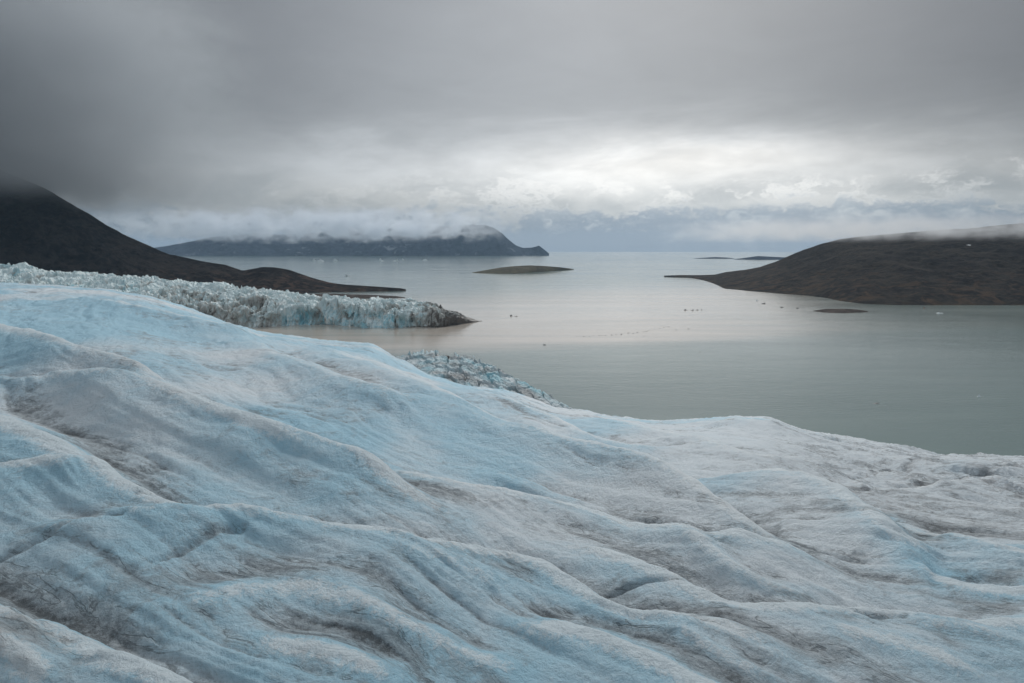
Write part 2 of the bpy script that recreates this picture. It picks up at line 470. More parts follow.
def build_glacier():
    NR, NC = 1150, 1300
    u = np.linspace(-1.25, 1.25, NC)
    y = np.exp(np.linspace(math.log(8), math.log(1100), NR))
    U, Y = np.meshgrid(u, y)
    X = U * Y
    r2, c2 = NR // 2, NC // 2
    Uc, Yc = np.meshgrid(np.linspace(-1.25, 1.25, c2), np.exp(np.linspace(math.log(8), math.log(1100), r2)))
    wx = fbm(Uc * Yc / 30, Yc / 30, 3, 5) * np.minimum(Yc, 150) * .018
    wy = fbm(Uc * Yc / 30, Yc / 30, 3, 9) * np.minimum(Yc, 150) * .018
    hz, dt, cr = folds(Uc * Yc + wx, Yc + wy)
    kk = np.array([1, 2, 3, 2, 1]) / 9.0
    for ax in (0, 1):
        hz = np.apply_along_axis(lambda v: np.convolve(np.pad(v, 2, mode='edge'), kk, 'valid'), ax, hz)
    hz = up2(hz, NR, NC); dt = up2(dt, NR, NC); cr = up2(cr, NR, NC)
    z = base_z(U, Y) + hz
    # fold-aligned and free small relief
    cot = 2.0 + (.66 - 2.0) * sstep(42, 125, y)
    C = np.concatenate([[0], np.cumsum((cot[1:] + cot[:-1]) / 2 * np.diff(y))])
    B = (X + C[:, None]) * .62 + fbm(X / 26, Y / 26, 3, 41) * 5
    A = -Y * 1.4 + X * .25
    FA, FB = A, B
    sc = sstep(5, 60, Y)
    n1 = fbm(A / 34, B / 10, 3, 21)
    n2 = ridged(A / 48 + .4 * n1, B / 4.2, 3, 31)
    n2b = ridged(A / 90 + .4 * n1, B / 11, 3, 33)
    n3 = fbm(X / 2.2, Y / 2.2, 4, 51)
    n4 = fbm(X / .55, Y / .55, 3, 61)
    nb = fbm(X / 70, Y / 70, 3, 71)
    nm = fbm(X / 18, Y / 18, 4, 81)
    far = sstep(110, 230, Y)
    # the outer right rim is broken and dirty
    rim = sstep(.33, .52, U) * sstep(70, 120, Y)
    z = z + n1 * .5 * (.4 + .6 * sc) - (n2 - .4) * .62 * (.25 + .75 * sstep(-.2, .5, nm)) - (n2b - .4) * .8 * sc * (1 - .5 * cr) * (.35 + .65 * sstep(.3, -.4, nm)) + n3 * .16 + n4 * .05 + fbm(A / 16, B / 3.6, 4, 151) * .30 * (.3 + .7 * sc)
    z = z + far * (fbm(X / 14, Y / 14, 4, 91) * 1.3) + rim * ((ridged(A / 40, B / 11, 3, 95) - .4) * 1.8 + fbm(X / 12, Y / 12, 3, 97) * .8)
    # dirt caught in hollows: where the surface lies below its neighbourhood
    zz = z - base_z(U, Y)
    def blur(a, n):
        k = np.hanning(2 * n + 3)[1:-1]; k /= k.sum()
        p = np.pad(a, ((n, n), (0, 0)), mode='edge'); a = np.apply_along_axis(lambda v: np.convolve(v, k, 'valid'), 0, p)
        p = np.pad(a, ((0, 0), (n, n)), mode='edge'); return np.apply_along_axis(lambda v: np.convolve(v, k, 'valid'), 1, p)
    hol = (blur(zz, 14) - zz) / np.maximum(.012 * np.minimum(Y, 160), .1)
    hol2 = (blur(zz, 45) - zz) / np.maximum(.03 * np.minimum(Y, 160), .2)
    patch = sstep(-.25, .45, fbm(A / 40, B / 16, 4, 111))
    patch2 = sstep(-.3, .35, fbm(X / 24, Y / 24, 4, 117))
    thin = np.exp(-((cr - .0) / .5) ** 2)
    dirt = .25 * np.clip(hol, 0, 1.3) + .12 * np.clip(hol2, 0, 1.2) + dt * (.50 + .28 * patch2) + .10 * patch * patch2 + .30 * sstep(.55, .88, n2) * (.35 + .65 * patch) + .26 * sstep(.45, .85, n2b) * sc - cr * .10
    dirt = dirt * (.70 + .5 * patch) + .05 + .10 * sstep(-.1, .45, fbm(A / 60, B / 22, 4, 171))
    def spot(px, py, lx, ly, ang=-58):
        u0, v0 = slope(px, py); yy = np.exp(np.linspace(math.log(12), math.log(300), 800))
        y0 = yy[int(np.argmin(np.abs(base_z(np.full_like(yy, u0), yy) / yy - v0)))]
        ca, sa = math.cos(math.radians(ang)), math.sin(math.radians(ang))
        a = (X - u0 * y0) * ca + (Y - y0) * sa; b = -(X - u0 * y0) * sa + (Y - y0) * ca
        return np.exp(-(a / lx) ** 2 - (b / ly) ** 2)
    line = np.zeros_like(X)
    for pts, wd in CRACKS:
        cw, _ = crest_world(pts, .001)
        near = (X > cw[:, 0].min() - 8) & (X < cw[:, 0].max() + 8) & (Y > cw[:, 1].min() - 8) & (Y < cw[:, 1].max() + 8)
        xs = X[near] + gnoise(X[near] / 5, Y[near] / 5, 161) * .7; ys = Y[near] + gnoise(X[near] / 5, Y[near] / 5, 162) * .7
        dd = np.full(xs.shape, 1e9)
        for i in range(len(cw) - 1):
            e = cw[i + 1] - cw[i]; q = np.clip(((xs - cw[i, 0]) * e[0] + (ys - cw[i, 1]) * e[1]) / (e @ e + 1e-9), 0, 1)
            dd = np.minimum(dd, np.hypot(xs - cw[i, 0] - q * e[0], ys - cw[i, 1] - q * e[1]))
        line[near] = np.maximum(line[near], np.exp(-(dd / wd) ** 2))
    hole = spot(133, 577, .55, .38, 0)
    corner = spot(4, 674, 3.0, 1.6, -30)
    z = z - line * .35 - hole * .25
    dirt = dirt + .55 * line + .55 * hole + .25 * corner
    stain = spot(985, 494, 20, 5) + .7 * spot(905, 455, 14, 4) + .5 * spot(880, 500, 22, 8) + 1.1 * corner
    clean = spot(872, 512, 5, 2) + spot(965, 590, 6, 3) + .8 * spot(755, 419, 16, 8) + .6 * spot(560, 455, 26, 12) + .4 * spot(60, 310, 60, 30)
    dirt = dirt + .25 * stain - .3 * clean
    dirt = dirt * (.88 - .16 * sstep(.05, -.5, U)) - .08
    blue_extra = .55 * clean - .3 * stain
    dirt = dirt + rim * (.10 + .35 * sstep(-.05, .4, fbm(X / 16, Y / 8, 4, 141)))
    blue = .46 + nb * .9 + cr * .28 - .35 * np.clip(hol2, 0, 1) - rim * .45 - .12 * sstep(.0, .6, U) + .15 * sstep(.2, -.5, U)
    blue = blue + blue_extra
    dust = .9 * np.clip(stain, 0, 1) + .32 * sstep(.05, .55, fbm(A / 26, B / 12, 4, 121)) + rim * .45 + .25 * dt * sstep(-.1, .4, fbm(X / 30, Y / 30, 3, 131))
    P = np.stack([X, Y, z + CAMZ], -1)
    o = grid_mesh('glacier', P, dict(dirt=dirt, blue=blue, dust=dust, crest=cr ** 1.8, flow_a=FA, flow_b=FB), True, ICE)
    tag(o, 'blue white glacier ice in long smooth folds streaked with grey grit, filling the near half', 'glacier', 'structure')
    return o


build_glacier()


# ------------------------------------------------------------------ lofted landforms
def loft(name, crest, foot, back, mat, ns=300, nt=80, nb=30, prof=1.25, rough=.08, jag=0.0, seed=0, lam=300., foot_z=-4., gully=1.0, backz=-6., attrs=None, smooth=True, crestn=.12):
    """crest: (px, py, metres); foot: (px, metres) or (px, metres, z) — the front edge; back: metres behind the crest where the land ends"""
    crest = np.array(crest, float); foot = np.array(foot, float)
    # even spacing along the crest
    d = np.r_[0, np.cumsum(np.hypot(np.diff(crest[:, 0]), np.diff(crest[:, 1]) * 2) + 1e-6)]
    px = np.interp(np.linspace(0, d[-1], ns), d, crest[:, 0])
    py = np.interp(px, crest[:, 0], crest[:, 1]); cd = np.interp(px, crest[:, 0], crest[:, 2])
    U, V = slope(px, py)
    cx, cyy, cz = U * cd, cd, CAMZ + V * cd
    fd = np.interp(px, foot[:, 0], foot[:, 1])
    fz = np.interp(px, foot[:, 0], foot[:, 2]) if foot.shape[1] > 2 else np.full(ns, foot_z)
    t = np.linspace(0, 1, nt)[:, None]
    X1 = U * (fd + (cd - fd) * t); Y1 = fd + (cd - fd) * t
    Z1 = fz + (cz - fz) * t ** prof
    tb = np.linspace(0, 1, nb + 1)[1:, None]
    bk = back if np.isscalar(back) else np.interp(px, [b[0] for b in back], [b[1] for b in back])
    Y2 = cd + bk * tb; X2 = U * Y2
    Z2 = backz + (cz - backz) * (1 - tb ** 1.2)
    X = np.vstack([X1, X2]); Y = np.vstack([Y1, Y2]); Z = np.vstack([Z1, Z2])
    T = np.vstack([t + 0 * px, 1 - tb + 0 * px])
    hgt = np.maximum(np.vstack([cz - fz + 0 * t, cz - backz + 0 * tb]), 1)
    amp = hgt * rough * (T * (1 - T) * 3.2 + crestn)
    nx = fbm(X / lam, Y / lam, 3, seed + 1) * .5
    g = ridged(X / lam * 1.5 + nx, Y / lam * .35 + nx, 5, seed + 2) - .45
    f = fbm(X / lam * 3, Y / lam * 3, 5, seed + 3)
    Z = Z + amp * (g * gully + f * .6)
    if jag:
        J = ridged(X / jag[0], Y / jag[0], 4, seed + 5) - .55
        q1, e1 = cells(X / jag[0] + .3 * nx, Y / jag[0] * .8, seed + 6); J = J * .7 + (q1 - .5) * .9 - .5 * sstep(.15, 0, e1)
        Z = Z + J * jag[1] * sstep(0, .25, T) * np.clip(hgt / 30, .05, 1)
    P = np.stack([X, Y, Z], -1)
    o = grid_mesh(name, P, attrs(px, T, X, Y) if attrs else None, smooth, mat)
    return o, px


ROCK_L = mat_rock('dark_scree', (.008, .008, .009), (.034, .029, .027), ((.105, .068, .052), 15, 110), .006)
ROCK_R = mat_rock('tundra_slope', (.022, .021, .022), (.054, .048, .042), ((.105, .072, .049), 15, 130), .006)
ROCK_F = mat_rock('far_rock', (.014, .024, .048), (.046, .062, .095), None, .0012, .30)  # blue of the distance haze is painted into this rock colour
ROCK_I = mat_rock('island_tundra', (.060, .055, .045), (.125, .11, .08), ((.11, .12, .065), 0, 60), .012)
ROCK_S = mat_rock('shore_gravel', (.055, .047, .044), (.12, .10, .09), None, .02)

o, _ = loft('mountain', [(-900, 40, 3200), (-500, 70, 3300), (-200, 110, 3400), (-80, 140, 3400), (0, 170, 3400), (30, 181, 3380), (60, 197, 3350), (75, 206, 3350), (90, 215, 3330), (110, 226.5, 3320), (130, 237, 3300), (150, 246, 3280), (170, 254.5, 3260),
                 (200, 261, 3240), (225, 264.5, 3230), (243, 270.5, 3220), (250, 269, 3220), (262, 266.8, 3220), (275, 267.2, 3220), (290, 270, 3220), (310, 277, 3210), (330, 282.6, 3100), (345, 284.6, 3040), (375, 286.4, 3000), (401, 288.2, 2980), (406, 289.4, 2990)],
         [(-900, 1900), (0, 2500), (200, 2700), (310, 2790), (345, 2860), (375, 2900), (401, 2950), (406, 2985)], [(-900, 1500), (100, 1100), (250, 500), (350, 160), (404, 30)], ROCK_L, 460, 150, 40, 1.15, .17, 0, 200, 330., crestn=.16)
tag(o, 'dark bare mountain dropping out of the cloud at the left to a low spit', 'mountain', 'structure')
o, _ = loft('gravel_spit', [(230, 296, 2560), (300, 294.4, 2560), (330, 293.6, 2560), (345, 294.2, 2560), (375, 295.0, 2560), (395, 296, 2560), (405, 297.2, 2545)],
         [(230, 2430), (300, 2460), (345, 2490), (395, 2520), (405, 2538)], [(230, 120), (405, 20)], ROCK_S, 120, 30, 12, .8, .15, 0, 230, 90.)
tag(o, 'thin dark gravel spit just behind the ice cliff', 'spit', 'structure')
HILL, _ = loft('hill', [(664, 275.6, 4500), (680, 275, 4450), (700, 275.1, 4350), (715, 274.6, 4250), (727, 271.8, 4150), (745, 269.8, 4050), (760, 267, 3950), (775, 262, 3900), (790, 255.5, 3850), (803, 250, 3800), (820, 244, 3750), (840, 239.5, 3700), (860, 236.5, 3650), (885, 234.5, 3600), (910, 232, 3550),
             (940, 230, 3500), (970, 228.5, 3450), (1000, 225, 3400), (1024, 223, 3400), (1100, 213, 3400), (1300, 200, 3500), (1800, 190, 3600)],
         [(664, 4460), (688, 4330), (700, 4020), (712, 3600), (725, 3070), (750, 2920), (790, 2720), (825, 2560), (845, 2360), (870, 2235), (910, 2195), (1024, 2190), (1300, 2150), (1800, 2100)], [(664, 40), (715, 300), (800, 900), (1800, 1500)], ROCK_R, 460, 150, 30, .86, .06, 0, 300, 260., crestn=.34)
tag(HILL, 'long brown tundra hill across the water at the right, its top brushed by cloud', 'hill', 'structure')
o, _ = loft('island', [(472, 272.6, 5250), (485, 270.2, 5300), (500, 267.6, 5350), (515, 266, 5400), (530, 265.3, 5450), (545, 266, 5600), (560, 267.2, 5800), (574, 269, 6100)],
         [(472, 5180), (500, 5010), (515, 5010), (530, 5300), (550, 5560), (574, 6080)], 250, ROCK_I, 160, 40, 14, .7, .10, 0, 330, 160.)
tag(o, 'low brown island alone in the middle of the fjord', 'island', 'structure')
o, _ = loft('islet', [(813, 310.8, 1995), (825, 308.9, 1985), (840, 308.7, 1980), (852, 309, 1975), (862, 310, 1970), (868, 311.3, 1965)],
         [(813, 1975), (828, 1930), (845, 1920), (868, 1950)], 50, ROCK_S, 110, 24, 12, .6, .10, 0, 350, 40.)
tag(o, 'small flat dark islet off the brown hill', 'islet', 'structure')
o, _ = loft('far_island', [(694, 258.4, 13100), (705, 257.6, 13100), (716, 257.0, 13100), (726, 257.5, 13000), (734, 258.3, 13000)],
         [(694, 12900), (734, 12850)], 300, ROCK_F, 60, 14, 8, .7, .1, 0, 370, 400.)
tag(o, 'faint low island far out, the one standing clear of the brown hill', 'island', 'structure')
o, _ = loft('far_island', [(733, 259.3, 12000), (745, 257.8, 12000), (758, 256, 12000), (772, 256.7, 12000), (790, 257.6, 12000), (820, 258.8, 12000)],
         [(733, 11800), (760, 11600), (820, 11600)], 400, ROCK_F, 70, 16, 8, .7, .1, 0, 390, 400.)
tag(o, 'faint low island far out, partly behind the end of the brown hill', 'island', 'structure')
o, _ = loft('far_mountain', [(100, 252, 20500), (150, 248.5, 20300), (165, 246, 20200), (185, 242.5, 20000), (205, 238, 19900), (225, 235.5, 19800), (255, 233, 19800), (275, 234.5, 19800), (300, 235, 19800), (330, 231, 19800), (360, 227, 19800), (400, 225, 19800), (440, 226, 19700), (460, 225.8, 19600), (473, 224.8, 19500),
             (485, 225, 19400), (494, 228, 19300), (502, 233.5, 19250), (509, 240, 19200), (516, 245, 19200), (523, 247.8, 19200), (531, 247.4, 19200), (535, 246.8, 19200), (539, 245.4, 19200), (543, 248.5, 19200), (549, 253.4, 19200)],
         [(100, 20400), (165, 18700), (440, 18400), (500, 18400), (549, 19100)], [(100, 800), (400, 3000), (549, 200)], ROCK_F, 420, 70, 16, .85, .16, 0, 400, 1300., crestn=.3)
tag(o, 'blue grey table mountain far across the fjord, capped with cloud', 'mountain', 'structure')


# snow patch lying on the hill
def on_hill(px, py):
    me = HILL.data; n = len(me.vertices)
    co = np.empty(n * 3, np.float32); me.vertices.foreach_get('co', co); co = co.reshape(-1, 3)
    u, v = slope(px, py)
    e = np.hypot(co[:, 0] / co[:, 1] - u, (co[:, 2] - CAMZ) / co[:, 1] - v)
    return co[np.argmin(e)], co


# ------------------------------------------------------------------ ice cliff of the far glacier tongue
def build_tongue():
    ns, nf, nt, nb = 900, 60, 110, 40
    top = np.array([(-300, 255, 2050), (-100, 262, 1980), (0, 267, 1930), (30, 267, 1920), (60, 271.5, 1910), (100, 275, 1890), (150, 279, 1860), (200, 284, 1830), (250, 289, 1800), (300, 294.8, 1770), (330, 298, 1755), (380, 301.5, 1740), (400, 301.5, 1730), (425, 301, 1730), (436, 304, 1732), (446, 308.5, 1735), (456, 311, 1738), (466, 316, 1738), (473, 318.6, 1735), (482, 321.2, 1716)], float)
    px = np.linspace(-300, 482, ns)
    cd = np.interp(px, top[:, 0], top[:, 2])
    U, V = slope(px, np.interp(px, top[:, 0], top[:, 1]))
    cz = CAMZ + V * cd
    fpx = [-300, 0, 200, 275, 300, 330, 350, 380, 400, 420, 440, 460, 482]
    fy = [1500, 1520, 1560, 1590, 1640, 1630, 1600, 1590, 1560, 1570, 1590, 1630, 1712]
    fd = np.interp(px, fpx, fy) + fbm(px / 22, px * 0 + .5, 4, 600) * 34 * sstep(482, 440, px)
    ch = np.interp(px, [-300, 0, 200, 260, 300, 350, 400, 430, 455, 472, 482], [60, 55, 46, 30, 44, 50, 50, 40, 24, 9, 2])   # cliff height
    ch = np.minimum(ch, np.maximum(cz * .86, 1))
    # cliff face rows then the crevassed upper slope, then the back
    tf = np.linspace(0, 1, nf)[:, None]
    lean = .22 * ch
    Yf = fd + lean * tf ** 1.3; Zf = -2 + (ch + 2) * tf
    y0 = fd + lean
    tt = np.linspace(0, 1, nt)[1:, None]
    Yt = y0 + (cd - y0) * tt; Zt = ch + (cz - ch) * tt ** .8
    tb = np.linspace(0, 1, nb)[1:, None]
    bk = np.interp(px, [-300, 250, 400, 450, 482], [600, 420, 200, 90, 8])
    Yb = cd + bk * tb; Zb = -2 + (cz + 2) * (1 - tb ** 1.6)
    Y = np.vstack([Yf, Yt, Yb]); Z = np.vstack([Zf, Zt, Zb]); X = U * Y
    Tf = np.vstack([tf * 1.0 + 0 * px, 1 + tt + 0 * px, 2 + tb + 0 * px])
    hs = np.clip(cz / 36, .10, 1)
    # flutes and bays in the face, deeper at the top of the slope the ice breaks into towers
    flut = ridged(X / 48, Z / 170, 5, 610) - .45
    fl2 = fbm(X / 11, Z / 28, 4, 620)
    face = np.where(Tf <= 1.0, 1.0, np.clip(1.6 - Tf * .6, 0, 1))
    Y = Y - (flut * 20 + fl2 * 10 + fbm(X / 90, Z / 60, 2, 615) * 30) * face * hs
    X = X + fbm(X / 25 + 7, Z / 40, 3, 630) * 5 * face * hs
    tow = ridged(X / 62, Y / 80, 2, 640) - .5
    tow2 = ridged(X / 24, Y / 34, 4, 650) - .5
    blk = np.abs(gnoise(X / 9, Y / 13, 655))
    up = sstep(.7, 1.15, Tf) * (1 - sstep(2.3, 3, Tf))
    wx = X + fbm(X / 30, Y / 30, 3, 661) * 18; wy = Y + fbm(X / 30 + 9, Y / 30, 3, 662) * 18
    c1, b1 = cells(wx / 48, wy / 56, 663); c2, b2 = cells(wx / 12, wy / 20, 664)
    f1, g1 = cells((X + fl2 * 8) / 30, (Z + flut * 20) / 60, 665)
    Y = Y - (f1 - .5) * 15 * face * hs * (Tf > .03)
    Z = Z + ((c1 - .5) * 20 + (c2 - .5) * 8 - 11 * sstep(.16, 0, b1) - 6 * sstep(.16, 0, b2)) * up * hs * (.6 + .4 * np.abs(Tf - 2).clip(0, 1))
    # bergs: pinnacles get stronger away from the top line so that line keeps its height
    Z = Z + (tow * 15 + tow2 * 9 + blk * 2 + (cells(wx / 85, wy / 70, 668)[0] - .5) * 16 + 1) * up * hs * (.55 + .45 * np.abs(Tf - 2).clip(0, 1))
    Z = np.maximum(Z, np.where(Tf < .02, -2, -1.9))
    crev = np.clip(-(tow * .6 + tow2 * .8), 0, 1) + .8 * sstep(.2, 0, b1) + .4 * sstep(.2, 0, b2) + .5 * sstep(.12, 0, g1) * face
    cy = sstep(265, 300, px) * (1 - sstep(395, 430, px)) * (Tf < 1.02) * sstep(1.05, .45, Tf) * (.35 + .5 * fbm(X / 30, Z / 18, 3, 660) + .5 * (f1 > .55)) * 1.2
    cy = np.clip(cy, 0, 1) + .7 * sstep(.12, .45, fbm(X / 60, Y / 60, 3, 670)) * sstep(220, 60, px) + .22
    dirt = .95 * sstep(400, 458, px) * (1.15 - .3 * np.clip(Tf, 0, 1)) + .30 * sstep(120, 190, px) * (1 - sstep(265, 300, px)) * sstep(1.9, 1.2, Tf)
    dirt = dirt + .75 * sstep(.16, .0, Tf + .07 * fbm(X / 20, Z / 20, 2, 680)) * sstep(395, 420, px) + crev * .38 + .1 * sstep(0, .4, fbm(X / 45, Y / 45, 3, 690))
    P = np.stack([X, Y, Z], -1)
    o = grid_mesh('ice_cliff', P, dict(blue=cy, dirt=np.clip(dirt, 0, 1)), False, SERAC)
    tag(o, 'broken blue white ice cliff with a dirty brown tip ending in the fjord', 'ice cliff')


build_tongue()

# jagged ice beyond the near skyline
def serac_attr(px, T, X, Y):
    return dict(blue=np.clip(.38 + 1.2 * fbm(X / 16, Y / 16, 3, 701), 0, 1), dirt=np.clip(.44 + 1.0 * fbm(X / 20, Y / 10, 3, 702), 0, 1) * .8 + 0 * T)


o, _ = loft('serac_ridge', [(375, 366, 400), (395, 358, 400), (409, 356, 400), (432, 353, 400), (461, 355, 395), (476, 362, 392), (497, 368, 388), (514, 377, 384), (538, 388, 380), (558, 399, 374), (572, 407, 370), (582, 416, 368)],
         [(375, 335, 105), (430, 325, 112), (500, 325, 100), (560, 345, 90), (582, 355, 82)], 190, SERAC_NEAR, 420, 90, 30, .75, .03, (9., 7.5), 700, 30., attrs=serac_attr, smooth=False)
tag(o, 'jagged grey blue ridge of broken ice edging the near glacier above the water', 'serac ridge')

# ------------------------------------------------------------------ the sea
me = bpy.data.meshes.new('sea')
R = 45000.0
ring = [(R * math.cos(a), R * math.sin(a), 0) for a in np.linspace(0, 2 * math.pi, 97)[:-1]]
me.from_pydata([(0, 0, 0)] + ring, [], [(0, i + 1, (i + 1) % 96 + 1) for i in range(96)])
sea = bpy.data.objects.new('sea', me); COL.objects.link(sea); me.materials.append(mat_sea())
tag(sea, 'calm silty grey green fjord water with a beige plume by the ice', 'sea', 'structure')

# ------------------------------------------------------------------ icebergs and floating bits
WHITE = mat_berg('berg_ice', (.50, .58, .61), (.70, .74, .75))
DARK = mat_berg('dirty_berg_ice', (.12, .12, .12), (.30, .29, .28))
RED = mat_berg('rusty_berg_ice', (.16, .09, .07), (.28, .17, .13))


def berg_mesh(seed, L, W, H, peaks=2):
    r = random.Random(seed)
    n = 26
    nu, nv = 28, 16
    pk = [(r.uniform(-.6, .6), r.uniform(-.4, .4), r.uniform(.55, 1), r.uniform(.25, .5)) for _ in range(peaks)]
    uu, vv = np.meshgrid(np.linspace(-1, 1, nu), np.linspace(-1, 1, nv))
    ang = np.arctan2(vv, uu); rad = np.maximum(np.abs(uu), np.abs(vv))
    out = rad * (1 + .28 * gnoise(np.cos(ang) * 1.4 + seed, np.sin(ang) * 1.4, seed))
    X = np.cos(ang) * out; Y = np.sin(ang) * out
    h = sum(p[2] * np.exp(-(((X - p[0]) / p[3]) ** 2 + ((Y - p[1]) / (p[3] * 1.2)) ** 2)) for p in pk)
    h = (h * .8 + .28 + .22 * fbm(X * 3 + seed, Y * 3, 3, seed)) * (1 - rad ** 5) - .12 * (rad > .97)
    P = np.stack([X * L / 2, Y * W / 2, h * H], -1)
    o = grid_mesh('berg_tmp', P, None, False, None, link=False)
    me = o.data; bpy.data.objects.remove(o)
    return me


def berg(name, px, py, wpx, hpx, mat, seed, label, group=None, cat='iceberg', rot=0, peaks=2):
    u, v = slope(px, py); y = CAMZ / -float(v)
    L = wpx * y / F; H = .75 * hpx * y / F
    me = berg_mesh(seed, L, max(L * .5, 1.0), H, peaks)
    me.materials.append(mat)
    o = bpy.data.objects.new(name, me); COL.objects.link(o)
    o.location = (float(u) * y, y, 0); o.rotation_euler = (0, 0, rot)
    tag(o, label, cat, None, group)
    return o


G = 'icebergs adrift below the far table mountain'
for i, (px, py, w, h, lb) in enumerate([(314, 260.6, 3.5, 1.6, 'small white iceberg at the left end of the far drift, beside a broad one'), (320.5, 261.4, 8, 2.0, 'broad white iceberg, the widest in the drift below the far table mountain'), (335.5, 261, 5, 2.4, 'white iceberg with a tall tip just right of the broad one'),
                                        (381, 261, 5, 1.9, 'low white iceberg, leftmost of the middle three in the far drift'), (396, 261.2, 5.5, 2.2, 'peaked white iceberg in the centre of the far drift'), (403, 260, 3, 1.4, 'tiny white iceberg right beside the peaked one in the far drift'), (425, 260.5, 6, 1.7, 'white iceberg alone at the right end of the far drift')]):
    berg('iceberg', px, py, w, h, WHITE, 11 + i, lb, G, rot=random.uniform(-.3, .3), peaks=3)
berg('iceberg', 348, 276.2, 6, 2.4, WHITE, 31, 'single white iceberg between the left spit and the far drift')
berg('iceberg', 979, 396.5, 5.5, 1.7, WHITE, 33, 'lone white ice floe near the dark right edge of the water', rot=.2)
berg('ice_floe', 876, 403.5, 7, .9, DARK, 34, 'thin dark ice floe on the water above the right edge of the near ice', None, 'ice floe')
G2 = 'dark ice floes in pairs off the cliff tip'
berg('ice_floe', 511, 316, 3.6, 1.6, DARK, 41, 'dark ice floe off the brown cliff tip, thicker of a pair', G2, 'ice floe')
berg('ice_floe', 516, 316.4, 4.5, .9, DARK, 42, 'thin dark ice floe off the brown cliff tip, flatter of a pair', G2, 'ice floe')
berg('ice_floe', 544.5, 345, 3.2, 1.3, DARK, 43, 'single dark ice floe by the edge of the beige plume', None, 'ice floe')
for i, (px, py, w, h) in enumerate([(686, 310.2, 5, .9), (692, 310.4, 3.5, 1.1), (697, 310.2, 3.2, .8), (701, 310, 2.6, .7)]):
    berg('ice_floe', px, py, w, h, DARK, 51 + i, 'dark ice floe in the short row out on the pale water before the spit', 'short row of floes on the pale water', 'ice floe')
for i, (px, py, w, h, mt, lb) in enumerate([(757, 301, 3, 1.0, WHITE, 'small pale ice floe below the brown hill, highest of the line'), (763.5, 303.8, 4.2, 1.6, DARK, 'dark thick ice floe below the brown hill, darkest of the line'), (782, 307.6, 4.5, 1.1, DARK, 'flat dark ice floe below the brown hill, midway along the line'), (798, 308.4, 3.5, 1.0, DARK, 'small dark ice floe nearest the flat islet'),
                                            (924, 308.4, 2.6, 1.2, RED, 'reddish brown ice floe close under the brown hill'), (940, 313.2, 7, .8, WHITE, 'thin pale ice floe on the water below the reddish one')]):
    berg('ice_floe', px, py, w, h, mt, 61 + i, lb, 'floes scattered below the brown hill', 'ice floe')
for i in range(22):
    f = i / 21.0
    px = 577 + f * 90 + random.uniform(-2, 2); py = 336.6 - 3 * f - 7 * f ** 3 + random.uniform(-.5, .5)
    berg('brash_ice', px, py, random.uniform(1.4, 3.6), random.uniform(.4, .8), DARK, 80 + i, 'small dark scrap of brash ice strung along the curved drift line on the pale water', 'brash ice along the drift line', 'brash ice', peaks=1)
for i, (px, py) in enumerate([(676, 330), (689, 329), (644, 336), (712, 333), (800, 318), (735, 342), (700, 352)]):
    berg('brash_ice', px, py, random.uniform(1.6, 3.4), random.uniform(.4, .7), DARK, 120 + i, 'small dark scrap of brash ice adrift alone to the right of the drift line', 'loose brash ice right of the drift line', 'brash ice', peaks=1)

p, hco = on_hill(969, 245)
sel = berg_mesh(201, 24, 30, 1.5, 3); sel.materials.append(WHITE)
sn = bpy.data.objects.new('snow_patch', sel); COL.objects.link(sn)
sn.location = (float(p[0]), float(p[1]), float(p[2]) + .2); sn.rotation_euler = (math.radians(8), 0, .3)
sn.parent = HILL; sn['label'] = 'white snow patch near the top of the hill'


# ------------------------------------------------------------------ air and low clouds
def box(name, lo, hi):
    v = [(x, y, z) for x in (-1, 1) for y in (-1, 1) for z in (-1, 1)]
    f = [(0, 1, 3, 2), (4, 6, 7, 5), (0, 4, 5, 1), (2, 3, 7, 6), (0, 2, 6, 4), (1, 5, 7, 3)]
    lo = np.array(lo, float); hi = np.array(hi, float); s = (hi - lo) / 2
    me = bpy.data.meshes.new(name)
    me.from_pydata([tuple(np.array(q) * s) for q in v], [], f); me.update()
    o = bpy.data.objects.new(name, me); COL.objects.link(o); o.location = (hi + lo) / 2
    return o, s


hz, _ = box('haze', (-46000, -46000, -1), (46000, 46000, 1150))
m, t, out = material('haze_air')
pv = t.node('ShaderNodeVolumePrincipled')
pv.inputs['Color'].default_value = (.56, .78, 1.0, 1); pv.inputs['Density'].default_value = 1.35e-5; pv.inputs['Anisotropy'].default_value = .2
t.l.new(pv.outputs[0], out.inputs['Volume']); hz.data.materials.append(m)
tag(hz, 'thin bluish haze over the fjord', 'haze', 'stuff')


